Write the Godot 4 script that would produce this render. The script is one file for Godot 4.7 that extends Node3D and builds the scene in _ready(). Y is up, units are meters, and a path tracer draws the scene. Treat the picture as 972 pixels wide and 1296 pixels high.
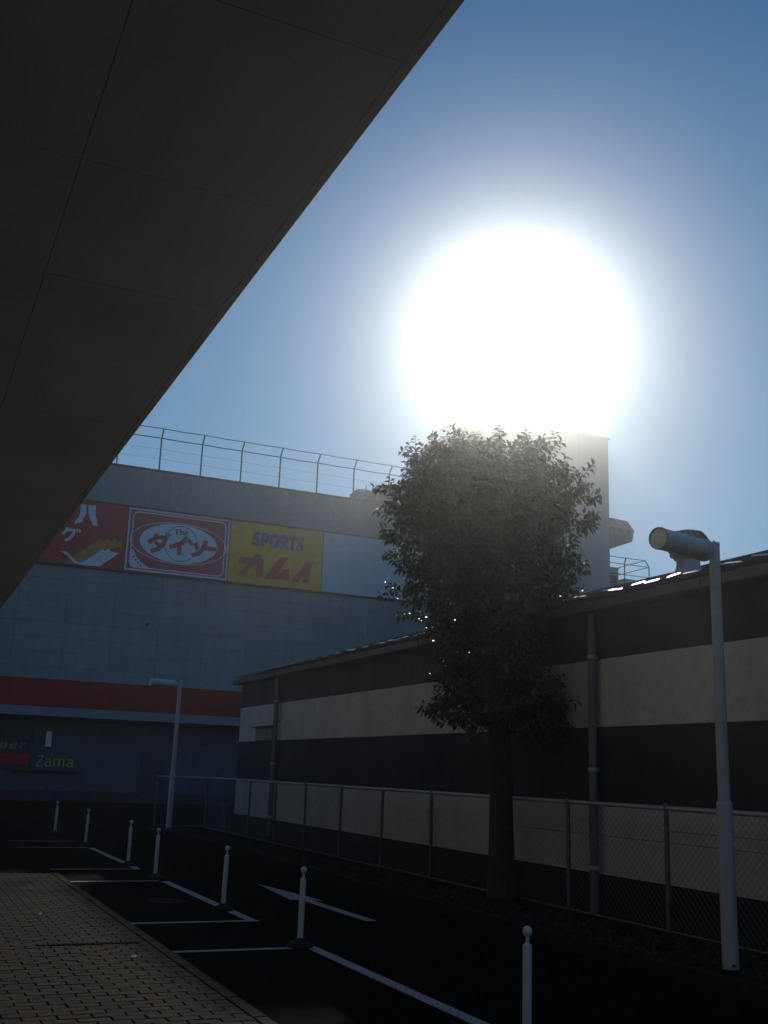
extends Node3D

const EXPOSURE := 0.45
const SUN_HIGH := 23.4
const SUN_ROUND := 31.2
const GLARE_HIGH := 22.9
const GLARE_ROUND := 31.1

var rng := RandomNumberGenerator.new()
var M := {}
var T := {}
var used := {}


func _ready() -> void:
	rng.seed = 20
	view_and_light()
	materials()
	ground()
	left_store()
	shop_building()
	warehouse()
	signs()
	shop_front_signs()
	rooftop_things()
	fences()
	lamp_posts()
	bollards()
	tree()
	small_things()


# ---------------------------------------------------------------- camera, sky, sun

func towards(high: float, round_: float) -> Vector3:
	var e := deg_to_rad(high)
	var a := deg_to_rad(round_)
	return Vector3(sin(a) * cos(e), sin(e), -cos(a) * cos(e))


func view_and_light() -> void:
	var cam := Camera3D.new()
	cam.name = "camera"
	cam.fov = 51.41
	cam.near = 0.05
	cam.far = 3000.0
	cam.position = Vector3(0, 1.5, 0)
	cam.basis = Basis.from_euler(Vector3(deg_to_rad(13.84), deg_to_rad(-23.947), deg_to_rad(2.082)))
	add_child(cam)
	cam.current = true

	var env := Environment.new()
	env.background_mode = Environment.BG_SKY
	env.tonemap_mode = Environment.TONE_MAPPER_LINEAR
	env.tonemap_exposure = EXPOSURE
	env.sdfgi_enabled = true
	env.ssao_enabled = true
	env.ssil_enabled = true
	# thin, strongly forward-scattering haze: it glows round the sun
	env.volumetric_fog_enabled = true
	env.volumetric_fog_density = 0.0017
	env.volumetric_fog_albedo = Color(0.95, 0.98, 1.0)
	env.volumetric_fog_anisotropy = 0.93
	var pano := PanoramaSkyMaterial.new()
	pano.panorama = sky_picture()
	var sky := Sky.new()
	sky.sky_material = pano
	env.sky = sky
	var we := WorldEnvironment.new()
	we.name = "world_environment"
	we.environment = env
	add_child(we)

	var sun := DirectionalLight3D.new()
	sun.name = "sun"
	sun.light_energy = 1.6
	sun.light_color = Color(1.0, 0.955, 0.89)
	sun.light_angular_distance = 0.5
	sun.shadow_enabled = true
	add_child(sun)
	sun.look_at_from_position(Vector3.ZERO, -towards(SUN_HIGH, SUN_ROUND), Vector3.UP)


func sky_picture() -> ImageTexture:
	# clear winter air: blue overhead, paler low down, and the bright aureole of haze round the sun
	var w := 2048
	var h := 1024
	var im := Image.create(w, h, false, Image.FORMAT_RGBF)
	var s := towards(GLARE_HIGH, GLARE_ROUND)
	var low := Vector3(0.165, 0.335, 0.52)
	var mid := Vector3(0.016, 0.10, 0.275)
	var top := Vector3(0.012, 0.06, 0.185)
	for j in h:
		var e := (0.5 - (j + 0.5) / h) * PI
		var y := sin(e)
		var c := cos(e)
		var base: Vector3
		if y < 0.0:
			base = Vector3(0.10, 0.11, 0.12)
		elif y < 0.64:
			base = low.lerp(mid, clampf((y - 0.10) / 0.54, 0.0, 1.0))
		else:
			base = mid.lerp(top, (y - 0.64) / 0.36)
		for i in w:
			var a := (i + 0.5) / w * TAU
			var col := base
			if y >= -0.02:
				var d := Vector3(sin(a) * c, y, -cos(a) * c).dot(s)
				if d > 0.3:
					var t := rad_to_deg(acos(minf(d, 1.0)))
					var wide := exp(-t * t / 800.0)
					var near := exp(-pow(maxf(t - 3.0, 0.0) / 2.6, 1.15))
					var core := 1.0 - smoothstep(2.6, 5.2, t)
					col += Vector3(0.02, 0.02, 0.015) * wide + Vector3(0.03, 0.03, 0.03) * near + Vector3(0.3, 0.3, 0.3) * core
			im.set_pixel(i, j, Color(col.x, col.y, col.z) * (1.0 / EXPOSURE))
	return ImageTexture.create_from_image(im)


# ---------------------------------------------------------------- materials

func noise_tex(key: String, kind: int, freq: float, dark: float, size := 512, octaves := 4) -> void:
	var n := FastNoiseLite.new()
	n.noise_type = kind
	n.seed = key.hash() % 1000
	n.frequency = freq
	n.fractal_octaves = octaves
	var t := NoiseTexture2D.new()
	t.width = size
	t.height = size
	t.seamless = true
	t.noise = n
	var g := Gradient.new()
	g.set_color(0, Color(dark, dark, dark))
	g.set_color(1, Color(1, 1, 1))
	t.color_ramp = g
	T[key] = t


func lin(r: float, g: float, b: float) -> Color:
	return Color(r, g, b).linear_to_srgb()


func mat(key: String, c: Color, rough: float, tex := "", scale := 1.0, bump := "", depth := 0.0, metal := 0.0, streak := false) -> StandardMaterial3D:
	var m := StandardMaterial3D.new()
	m.resource_name = key
	m.albedo_color = c
	m.roughness = rough
	m.metallic = metal
	if tex:
		m.albedo_texture = T[tex]
		m.uv1_triplanar = true
		m.uv1_world_triplanar = true
		m.uv1_scale = Vector3(scale, scale * (0.12 if streak else 1.0), scale)
	if bump:
		m.heightmap_enabled = true
		m.heightmap_texture = T[bump]
		m.heightmap_scale = depth
	M[key] = m
	return m


func speckle(m: StandardMaterial3D, tex: String, scale: float) -> void:
	m.detail_enabled = true
	m.detail_blend_mode = BaseMaterial3D.BLEND_MODE_MUL
	m.detail_albedo = T[tex]
	m.detail_uv_layer = BaseMaterial3D.DETAIL_UV_2
	m.uv2_triplanar = true
	m.uv2_world_triplanar = true
	m.uv2_scale = Vector3.ONE * scale


func materials() -> void:
	noise_tex("grain", FastNoiseLite.TYPE_SIMPLEX_SMOOTH, 0.06, 0.55, 512, 5)
	noise_tex("blotch", FastNoiseLite.TYPE_SIMPLEX_SMOOTH, 0.012, 0.62, 512, 5)
	noise_tex("soft", FastNoiseLite.TYPE_SIMPLEX_SMOOTH, 0.01, 0.88, 512, 5)
	noise_tex("pits", FastNoiseLite.TYPE_CELLULAR, 0.08, 0.4, 512, 2)
	var g := speckle
	g.call(mat("asphalt", lin(0.017, 0.017, 0.018), 0.9, "blotch", 0.35, "pits", 0.4), "grain", 2.6)
	g.call(mat("soil", lin(0.045, 0.034, 0.022), 1.0, "blotch", 0.9, "grain", 2.0), "grain", 3.0)
	g.call(mat("kerb_stone", lin(0.05, 0.049, 0.046), 0.9, "blotch", 1.3, "grain", 0.3), "grain", 4.0)
	var tones := [Vector3(0.060, 0.053, 0.042), Vector3(0.078, 0.067, 0.051), Vector3(0.046, 0.042, 0.036), Vector3(0.069, 0.058, 0.043), Vector3(0.053, 0.049, 0.041)]
	for i in 5:
		g.call(mat("paver_%d" % i, lin(tones[i].x, tones[i].y, tones[i].z), 0.9, "blotch", 0.8, "grain", 0.25), "grain", 5.0)
	for i in 5:
		M["paver_%d" % i].metallic_specular = 0.15
	mat("paver_bed", lin(0.05, 0.045, 0.04), 1.0, "grain", 2.0)
	M.asphalt.metallic_specular = 0.06
	M.kerb_stone.metallic_specular = 0.2
	M.soil.metallic_specular = 0.2
	mat("line_paint", lin(0.58, 0.56, 0.52), 0.75, "grain", 1.5)
	# worn road paint: flakes are missing
	var worn := NoiseTexture2D.new()
	worn.width = 512
	worn.height = 512
	worn.seamless = true
	var wn := FastNoiseLite.new()
	wn.seed = 5
	wn.frequency = 0.05
	wn.fractal_octaves = 5
	worn.noise = wn
	var ramp := Gradient.new()
	ramp.offsets = PackedFloat32Array([0.0, 0.30, 0.36, 1.0])
	ramp.colors = PackedColorArray([Color(0.6, 0.6, 0.6, 0), Color(0.7, 0.7, 0.7, 0), Color(0.8, 0.8, 0.8, 1), Color(1, 1, 1, 1)])
	worn.color_ramp = ramp
	T["worn"] = worn
	M.line_paint.albedo_texture = worn
	M.line_paint.transparency = BaseMaterial3D.TRANSPARENCY_ALPHA_SCISSOR
	M.line_paint.alpha_scissor_threshold = 0.5

	mat("soffit", lin(0.64, 0.60, 0.57), 0.8, "soft", 0.12)
	mat("soffit_gap", lin(0.10, 0.095, 0.09), 1.0)
	mat("edge_metal", lin(0.10, 0.10, 0.10), 0.45, "soft", 0.6, "", 0.0, 0.4)
	g.call(mat("store_wall", lin(0.80, 0.74, 0.66), 0.85, "soft", 0.3), "grain", 2.0)
	mat("dark_frame", lin(0.03, 0.03, 0.032), 0.5)
	var glass := mat("pane_glass", Color(0.9, 0.95, 0.95, 0.15), 0.04)
	glass.transparency = BaseMaterial3D.TRANSPARENCY_ALPHA

	for i in 3:
		var k: float = [1.0, 0.94, 1.05][i]
		g.call(mat("cladding_%d" % i, lin(0.275 * k, 0.27 * k, 0.285 * k), 0.75, "soft", 0.16, "", 0.0, 0.0, true), "soft", 0.5)
	mat("cladding_gap", lin(0.17, 0.17, 0.18), 0.9)
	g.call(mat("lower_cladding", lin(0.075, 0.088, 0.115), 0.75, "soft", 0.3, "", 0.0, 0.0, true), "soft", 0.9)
	mat("awning_red", lin(0.30, 0.004, 0.008), 0.7, "soft", 0.25)
	mat("awning_white", lin(0.20, 0.21, 0.23), 0.6, "soft", 0.4)
	mat("sign_red", lin(0.44, 0.008, 0.012), 0.5, "soft", 0.4)
	mat("sign_pink", lin(0.50, 0.018, 0.05), 0.5, "soft", 0.4)
	mat("sign_yellow", lin(0.85, 0.36, 0.004), 0.5, "soft", 0.4)
	mat("sign_white", lin(0.66, 0.68, 0.72), 0.5, "soft", 0.4)
	mat("sign_blank", lin(0.46, 0.50, 0.56), 0.5, "soft", 0.3)
	mat("sign_blue", lin(0.03, 0.04, 0.20), 0.5)
	mat("sign_orange", lin(0.52, 0.17, 0.02), 0.5)
	mat("sign_black", lin(0.02, 0.02, 0.025), 0.5)
	mat("sign_letter_red", lin(0.46, 0.012, 0.03), 0.5)
	mat("letter_yellow", lin(0.40, 0.34, 0.05), 0.5)
	mat("letter_orange", lin(0.34, 0.18, 0.045), 0.5)
	mat("panel_dark", lin(0.02, 0.022, 0.03), 0.5)

	g.call(mat("band_cream", lin(0.74, 0.68, 0.57), 0.85, "soft", 0.22, "grain", 0.1, 0.0, true), "soft", 1.2)
	g.call(mat("band_dark", lin(0.098, 0.093, 0.098), 0.8, "blotch", 0.2, "grain", 0.1, 0.0, true), "soft", 1.2)
	g.call(mat("band_navy", lin(0.043, 0.042, 0.052), 0.8, "blotch", 0.2, "grain", 0.1, 0.0, true), "soft", 1.2)
	g.call(mat("band_foot", lin(0.022, 0.021, 0.022), 0.9, "blotch", 0.5), "grain", 2.0)
	mat("roof_tile", lin(0.07, 0.068, 0.068), 0.6, "blotch", 0.6)
	mat("gutter", lin(0.115, 0.115, 0.12), 0.5, "soft", 0.7)
	mat("pipe", lin(0.16, 0.155, 0.15), 0.5, "soft", 0.8)
	mat("bright_metal", lin(0.62, 0.62, 0.62), 0.27, "", 1.0, "", 0.0, 1.0)
	mat("galvanised", lin(0.46, 0.46, 0.46), 0.5, "soft", 2.0, "", 0.0, 0.3)
	mat("fence_metal", lin(0.20, 0.205, 0.21), 0.5, "blotch", 2.0, "", 0.0, 0.5)
	mat("rail_dark", lin(0.018, 0.02, 0.022), 0.5)
	g.call(mat("pole_paint", lin(0.56, 0.54, 0.52), 0.5, "soft", 0.8), "soft", 2.5)
	mat("lamp_lens", lin(0.85, 0.74, 0.58), 0.25, "soft", 3.0)
	mat("post_white", lin(0.62, 0.60, 0.58), 0.5, "soft", 2.0)
	mat("rubber", lin(0.012, 0.012, 0.012), 0.85, "grain", 4.0)
	mat("steel_cover", lin(0.02, 0.02, 0.02), 0.9, "blotch", 2.0)
	M.steel_cover.metallic_specular = 0.1
	g.call(mat("bark", lin(0.13, 0.10, 0.075), 0.95, "grain", 1.4, "grain", 2.5, 0.0, true), "blotch", 2.0)
	var leaf := mat("leaf", lin(0.05, 0.075, 0.026), 0.42)
	leaf.vertex_color_use_as_albedo = true
	leaf.albedo_color = Color.WHITE
	leaf.backlight_enabled = true
	leaf.backlight = lin(0.30, 0.34, 0.10)
	var dry := mat("dry_leaf", Color.WHITE, 0.8)
	dry.vertex_color_use_as_albedo = true
	mat("tower_wall", lin(0.30, 0.31, 0.325), 0.8, "soft", 0.1, "", 0.0, 0.0, true)
	mat("unit_dark", lin(0.07, 0.072, 0.075), 0.7, "blotch", 0.8)
	mat("unit_grey", lin(0.26, 0.27, 0.27), 0.6, "soft", 0.6)


# ---------------------------------------------------------------- helpers

func begin(smooth := false) -> SurfaceTool:
	var st := SurfaceTool.new()
	st.begin(Mesh.PRIMITIVE_TRIANGLES)
	st.set_smooth_group(1 if smooth else -1)
	return st


func quad(st: SurfaceTool, a: Vector3, b: Vector3, c: Vector3, d: Vector3) -> void:
	# a b c d run counter-clockwise seen from the front
	for v in [a, c, b, a, d, c]:
		st.add_vertex(v)


func tri(st: SurfaceTool, a: Vector3, b: Vector3, c: Vector3) -> void:
	for v in [a, c, b]:
		st.add_vertex(v)


func box(st: SurfaceTool, lo: Vector3, hi: Vector3, t := Transform3D()) -> void:
	var p := []
	for i in 8:
		p.append(t * Vector3(hi.x if i & 1 else lo.x, hi.y if i & 2 else lo.y, hi.z if i & 4 else lo.z))
	quad(st, p[0], p[2], p[3], p[1])
	quad(st, p[4], p[5], p[7], p[6])
	quad(st, p[0], p[4], p[6], p[2])
	quad(st, p[1], p[3], p[7], p[5])
	quad(st, p[2], p[6], p[7], p[3])
	quad(st, p[0], p[1], p[5], p[4])


func bevel_box(st: SurfaceTool, s: Vector3, b: float) -> void:
	# a block centred on x and z, standing on y = 0, with its upper edges bevelled
	var x := s.x / 2
	var z := s.z / 2
	var r := [[-x, 0.0, -z], [x, s.y - b, -z], [x, s.y, z]]
	var low := [Vector3(-x, 0, z), Vector3(x, 0, z), Vector3(x, 0, -z), Vector3(-x, 0, -z)]
	var mid := []
	var top := []
	for v in low:
		mid.append(Vector3(v.x, s.y - b, v.z))
		top.append(Vector3(v.x - signf(v.x) * b, s.y, v.z - signf(v.z) * b))
	for i in 4:
		var k := (i + 1) % 4
		quad(st, low[i], low[k], mid[k], mid[i])
		quad(st, mid[i], mid[k], top[k], top[i])
	quad(st, top[0], top[1], top[2], top[3])


func tube(st: SurfaceTool, pts: Array, radii: Array, sides := 8, caps := true) -> void:
	var rings := []
	var side := Vector3.ZERO
	for i in pts.size():
		var d: Vector3 = ((pts[i] - pts[i - 1]) if i > 0 else Vector3.ZERO) + ((pts[i + 1] - pts[i]) if i + 1 < pts.size() else Vector3.ZERO)
		d = d.normalized()
		if side == Vector3.ZERO:
			side = d.cross(Vector3.RIGHT if absf(d.x) < 0.8 else Vector3.FORWARD).normalized()
		side = (side - d * side.dot(d)).normalized()
		var other := d.cross(side)
		var ring := []
		var r: float = radii[mini(i, radii.size() - 1)]
		for k in sides:
			var a := TAU * k / sides
			ring.append(pts[i] + (side * cos(a) + other * sin(a)) * r)
		rings.append(ring)
	for i in rings.size() - 1:
		for k in sides:
			var n := (k + 1) % sides
			quad(st, rings[i][k], rings[i][n], rings[i + 1][n], rings[i + 1][k])
	if caps:
		st.set_smooth_group(2)
		for k in sides:
			var n := (k + 1) % sides
			tri(st, pts[0], rings[0][n], rings[0][k])
			tri(st, pts[-1], rings[-1][k], rings[-1][n])
		st.set_smooth_group(1)


func lathe(st: SurfaceTool, profile: Array, sides := 16, t := Transform3D()) -> void:
	# profile: Vector2(radius, height) from the bottom up
	for i in profile.size() - 1:
		var a: Vector2 = profile[i]
		var b: Vector2 = profile[i + 1]
		for k in sides:
			var u := TAU * k / sides
			var v := TAU * (k + 1) / sides
			var p := t * Vector3(cos(u) * a.x, a.y, -sin(u) * a.x)
			var q := t * Vector3(cos(v) * a.x, a.y, -sin(v) * a.x)
			var r := t * Vector3(cos(v) * b.x, b.y, -sin(v) * b.x)
			var s := t * Vector3(cos(u) * b.x, b.y, -sin(u) * b.x)
			if a.x > 1e-5:
				tri(st, p, q, r)
			if b.x > 1e-5:
				tri(st, p, r, s)


func flat_shape(st: SurfaceTool, pts: PackedVector2Array, z: float, depth := 0.012) -> void:
	# a flat cut-out in the xy plane, facing +z
	var idx := Geometry2D.triangulate_polygon(pts)
	var ccw := not Geometry2D.is_polygon_clockwise(pts)
	for i in range(0, idx.size(), 3):
		var a := pts[idx[i]]
		var b := pts[idx[i + 1]]
		var c := pts[idx[i + 2]]
		if (b - a).cross(c - a) < 0:
			var s := b
			b = c
			c = s
		tri(st, Vector3(a.x, a.y, z), Vector3(b.x, b.y, z), Vector3(c.x, c.y, z))
	for i in pts.size():
		var a := pts[i]
		var b := pts[(i + 1) % pts.size()]
		if ccw:
			var s := a
			a = b
			b = s
		quad(st, Vector3(a.x, a.y, z), Vector3(b.x, b.y, z), Vector3(b.x, b.y, z - depth), Vector3(a.x, a.y, z - depth))


func pv(flat: Array) -> PackedVector2Array:
	var r := PackedVector2Array()
	for i in range(0, flat.size(), 2):
		r.append(Vector2(flat[i], flat[i + 1]))
	return r


func stroke(st: SurfaceTool, flat: Array, width: float, z: float) -> void:
	# a brush stroke of even width through the points
	var line := pv(flat)
	for poly in Geometry2D.offset_polyline(line, width / 2, Geometry2D.JOIN_MITER, Geometry2D.END_BUTT):
		if not Geometry2D.is_polygon_clockwise(poly):
			flat_shape(st, poly, z)


func ring_shape(st: SurfaceTool, c: Vector2, a: float, b: float, wide: float, z: float, n := 64) -> void:
	for k in n:
		var u := TAU * k / n
		var v := TAU * (k + 1) / n
		var o := func(t: float, x: float, y: float) -> Vector3: return Vector3(c.x + cos(t) * x, c.y + sin(t) * y, z)
		quad(st, o.call(u, a - wide, b - wide), o.call(u, a, b), o.call(v, a, b), o.call(v, a - wide, b - wide))


func ellipse(c: Vector2, a: float, b: float, n := 48) -> PackedVector2Array:
	var r := PackedVector2Array()
	for k in n:
		r.append(c + Vector2(cos(TAU * k / n) * a, sin(TAU * k / n) * b))
	return r


func numbered(called: String, parent: Node) -> String:
	var key := str(parent.get_instance_id()) + called
	used[key] = used.get(key, 0) + 1
	return called if used[key] == 1 else "%s_%03d" % [called, used[key] - 1]


func mesh_of(st: SurfaceTool) -> ArrayMesh:
	st.generate_normals()
	return st.commit()


func put(called: String, m: Mesh, material: Material, parent: Node = self, at := Transform3D()) -> MeshInstance3D:
	var o := MeshInstance3D.new()
	o.name = numbered(called, parent)
	o.mesh = m
	o.material_override = material
	o.transform = at
	parent.add_child(o, true)
	return o


func obj(called: String, st: SurfaceTool, material: Material, parent: Node = self) -> MeshInstance3D:
	return put(called, mesh_of(st), material, parent)


func tag(o: Node, label: String, category: String, group := "") -> Node:
	o.set_meta("label", label)
	o.set_meta("category", category)
	if group:
		o.set_meta("group", group)
	return o


func thing(called: String, label: String, category: String, at := Vector3.ZERO, turn := 0.0, group := "") -> Node3D:
	var o := Node3D.new()
	o.name = numbered(called, self)
	o.position = at
	o.rotation.y = turn
	add_child(o, true)
	tag(o, label, category, group)
	return o


func setting(o: Node) -> Node:
	o.set_meta("kind", "structure")
	return o


func root(called: String, parent: Node = self) -> Node3D:
	var o := Node3D.new()
	o.name = numbered(called, parent)
	parent.add_child(o, true)
	return o


func block(called: String, lo: Vector3, hi: Vector3, material: Material, parent: Node = self) -> MeshInstance3D:
	var st := begin()
	box(st, lo, hi)
	return obj(called, st, material, parent)


func text(called: String, words: String, font: String, high: float, wide: float, material: Material, parent: Node, at: Vector3, weight := 400, slant := 0.0, deep := 0.02, fat := 0.0) -> MeshInstance3D:
	# lettering whose capitals are «high» tall and whose line is «wide» long, its lower left corner at «at»
	var plain := SystemFont.new()
	plain.font_names = PackedStringArray([font])
	plain.font_weight = weight
	var f := FontVariation.new()
	f.base_font = plain
	f.variation_embolden = fat
	var tm := TextMesh.new()
	tm.font = f
	tm.text = words
	tm.font_size = 64
	tm.pixel_size = 0.01
	tm.depth = 0.01
	tm.curve_step = 2.0
	tm.horizontal_alignment = HORIZONTAL_ALIGNMENT_LEFT
	var b := tm.get_aabb()
	var sx := wide / maxf(b.size.x, 0.01)
	var sy := high / maxf(b.size.y, 0.01)
	var basis_ := Basis(Vector3(sx, 0, 0), Vector3(slant * sy, sy, 0), Vector3(0, 0, deep / 0.01))
	var o := put(called, tm, material, parent)
	o.transform = Transform3D(basis_, at - basis_ * Vector3(b.position.x, b.position.y, b.position.z))
	return o


# ---------------------------------------------------------------- ground

func ground() -> void:
	var st := begin()
	quad(st, Vector3(-400, 0, 400), Vector3(400, 0, 400), Vector3(400, 0, -700), Vector3(-400, 0, -700))
	setting(obj("asphalt_ground", st, M.asphalt))

	# block paving of the walkway along the store
	var walk := root("paved_walkway")
	setting(walk)
	block("bedding", Vector3(-0.75, 0.0, -15.75), Vector3(2.22, 0.029, 6.0), M.paver_bed, walk)
	var bricks := []
	for i in 3:
		var b := begin()
		bevel_box(b, Vector3(0.196, 0.03 + 0.0008 * i, 0.1), 0.004)
		bricks.append(mesh_of(b))
	var near := []
	var rest := []
	var z := 5.9
	var row := 0
	var hb := begin()
	bevel_box(hb, Vector3(0.094, 0.0305, 0.1), 0.004)
	var half := mesh_of(hb)
	while z > -15.7:
		var x := 2.12
		if row % 2:
			put("half_brick", half, M["paver_%d" % (rng.randi() % 5)], walk, Transform3D(Basis(), Vector3(2.17, 0.006, z)))
			x = 2.02
		while x > -0.65:
			var at := Vector3(x, 0.006 + rng.randf() * 0.002, z)
			var t := Transform3D(Basis.from_euler(Vector3(rng.randf_range(-0.012, 0.012), rng.randf_range(-0.012, 0.012), rng.randf_range(-0.01, 0.01))), at)
			var seen_left := 0.56 + (-z - 5.6) * 0.095
			if z < -5.9 and x > seen_left and z > -15.5 and near.size() < 300:
				near.append(t)
			else:
				rest.append(t)
			x -= 0.203
		z -= 0.103
		row += 1
	for t in near:
		put("paving_brick", bricks[rng.randi() % 3], M["paver_%d" % (rng.randi() % 5)], walk, t)
	var parts := [[], [], []]
	for t in rest:
		parts[rng.randi() % 3].append(t)
	for i in 3:
		var mm := MultiMesh.new()
		mm.transform_format = MultiMesh.TRANSFORM_3D
		mm.mesh = bricks[i]
		mm.instance_count = parts[i].size()
		for k in parts[i].size():
			mm.set_instance_transform(k, parts[i][k])
		var mi := MultiMeshInstance3D.new()
		mi.name = numbered("paving_bricks_beyond", walk)
		mi.multimesh = mm
		mi.material_override = M["paver_%d" % i]
		mi.set_meta("kind", "stuff")
		walk.add_child(mi, true)
	# edging stones between walkway and asphalt
	var es := begin()
	bevel_box(es, Vector3(0.10, 0.035, 0.59), 0.008)
	var em := mesh_of(es)
	var ez := 5.6
	while ez > -15.5:
		put("edging_stone", em, M["paver_%d" % (rng.randi() % 5)], walk, Transform3D(Basis(), Vector3(2.273, 0.003, ez)))
		ez -= 0.6

	# painted bays
	for l in [[2.36, 3.62, -9.32, 0.085], [2.34, 3.66, -11.02, 0.085], [2.31, 3.52, -14.93, 0.085], [2.33, 3.62, -16.62, 0.085], [2.31, 3.55, -20.8, 0.085], [2.31, 3.55, -22.4, 0.085]]:
		line(Vector2(l[0], l[2] - l[3] / 2), Vector2(l[1], l[2] + l[3] / 2))
	for l in [[-9.36, -4.4], [-14.88, -11.07], [-20.75, -16.67]]:
		line(Vector2(3.54, l[0]), Vector2(3.65, l[1]), true)
	# arrow on the driving lane
	st = begin()
	var y := 0.0045
	quad(st, Vector3(4.76, y, -10.8), Vector3(4.89, y, -10.8), Vector3(4.84, y, -12.62), Vector3(4.72, y, -12.62))
	tri(st, Vector3(4.60, y, -12.72), Vector3(4.97, y, -12.56), Vector3(4.76, y, -14.5))
	tri(st, Vector3(4.60, y, -12.72), Vector3(4.80, y, -12.60), Vector3(4.97, y, -12.56))
	var ar := obj("painted_arrow", st, M.line_paint)
	setting(ar)

	st = begin()
	var patch := [Vector3(2.93, 0.004, -12.55), Vector3(3.22, 0.004, -12.48), Vector3(3.36, 0.004, -12.66), Vector3(3.30, 0.004, -12.98), Vector3(3.02, 0.004, -13.06), Vector3(2.88, 0.004, -12.8)]
	for i in range(1, 5):
		tri(st, patch[0], patch[i], patch[i + 1])
	setting(obj("asphalt_repair_patch", st, M.kerb_stone))

	# the planting strip along the fence, behind a low kerb
	st = begin()
	var n := FastNoiseLite.new()
	n.seed = 3
	n.frequency = 0.7
	var hgt := func(x: float, zz: float) -> float:
		var mound := 0.07 * exp(-(pow(x - 6.7, 2) + pow(zz + 11.4, 2)) / 0.35)
		var far_mound := 0.22 * exp(-pow((zz + 13.0) / 0.35, 2)) * smoothstep(6.95, 7.2, x) + 0.15 * exp(-pow((zz + 21.3) / 0.4, 2)) * smoothstep(6.95, 7.2, x)
		return 0.085 + n.get_noise_2d(x, zz) * 0.025 + mound + far_mound
	var nx := 9
	var nz := 190
	for i in nx:
		for j in nz:
			var x0 := lerpf(6.0, 7.31, float(i) / nx)
			var x1 := lerpf(6.0, 7.31, float(i + 1) / nx)
			var z0 := lerpf(-27.0, 2.0, float(j) / nz)
			var z1 := lerpf(-27.0, 2.0, float(j + 1) / nz)
			quad(st, Vector3(x0, hgt.call(x0, z1), z1), Vector3(x1, hgt.call(x1, z1), z1), Vector3(x1, hgt.call(x1, z0), z0), Vector3(x0, hgt.call(x0, z0), z0))
	setting(obj("planting_strip_soil", st, M.soil))
	var kerb := root("kerb")
	setting(kerb)
	var ks := begin()
	bevel_box(ks, Vector3(0.12, 0.12, 0.592), 0.012)
	var km := mesh_of(ks)
	var kz := 1.7
	while kz > -27.0:
		put("kerb_stone", km, M.kerb_stone, kerb, Transform3D(Basis(), Vector3(5.94, 0, kz)))
		kz -= 0.6


func line(a: Vector2, b: Vector2, along := false) -> void:
	var st := begin()
	var y := 0.004 if along else 0.0048
	quad(st, Vector3(a.x, y, b.y), Vector3(b.x, y, b.y), Vector3(b.x, y, a.y), Vector3(a.x, y, a.y))
	setting(obj("painted_line", st, M.line_paint))


# ---------------------------------------------------------------- the store whose canopy hangs over the walkway

func left_store() -> void:
	var o := thing("store_with_canopy", "store on the left whose beige panelled soffit overhangs the brick walkway", "building")
	block("wall", Vector3(-1.2, 0, -24), Vector3(-0.75, 4.0, 6), M.store_wall, o)
	block("plinth", Vector3(-0.75, 0.05, -24), Vector3(-0.72, 0.12, 6), M.kerb_stone, o)
	for k in 5:
		var z := -20.5 + k * 5.2
		var w := block("window", Vector3(-0.75, 2.5, z), Vector3(-0.69, 3.3, z + 2.6), M.dark_frame, o)
		block("pane", Vector3(-0.688, 2.57, z + 0.07), Vector3(-0.68, 3.23, z + 1.26), M.pane_glass, w)
		block("pane", Vector3(-0.688, 2.57, z + 1.34), Vector3(-0.68, 3.23, z + 2.53), M.pane_glass, w)
	block("upper_storey", Vector3(-9.0, 4.571, -24.0), Vector3(1.34, 10.4, 6.0), M.store_wall, o)
	block("ground_floor_rear", Vector3(-9.0, 0, -24.0), Vector3(-1.2, 4.57, 6.0), M.store_wall, o)
	var can := block("canopy", Vector3(-1.2, 4.03, -24.0), Vector3(1.37, 4.55, 6.0), M.soffit_gap, o)
	block("edge_trim", Vector3(1.372, 3.999, -24.02), Vector3(1.412, 4.57, 6.02), M.soffit, can)
	block("end_trim", Vector3(-1.2, 3.985, -24.05), Vector3(1.372, 4.57, -24.002), M.edge_metal, can)
	# soffit panels, laid with open joints
	var st := begin()
	box(st, Vector3(0, 0, 0), Vector3(0.990, 0.025, 1.195))
	var pm := mesh_of(st)
	st = begin()
	box(st, Vector3(0, 0, 0), Vector3(0.944, 0.025, 1.195))
	var em := mesh_of(st)
	for j in 25:
		var z := 5.35 - (j + 1) * 1.2
		if z < -24.0:
			break
		put("soffit_panel", em, M.soffit, can, Transform3D(Basis.from_euler(Vector3(0, 0, rng.randf_range(-0.0015, 0.0015))), Vector3(0.42, 4.0 + rng.randf_range(0, 0.003), z)))
		for i in 1:
			put("soffit_panel", pm, M.soffit, can, Transform3D(Basis.from_euler(Vector3(0, 0, rng.randf_range(-0.0015, 0.0015))), Vector3(0.42 - (i + 1) * 0.994, 4.0 + rng.randf_range(0, 0.003), z)))


# ---------------------------------------------------------------- the big shop at the end of the car park

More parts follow.
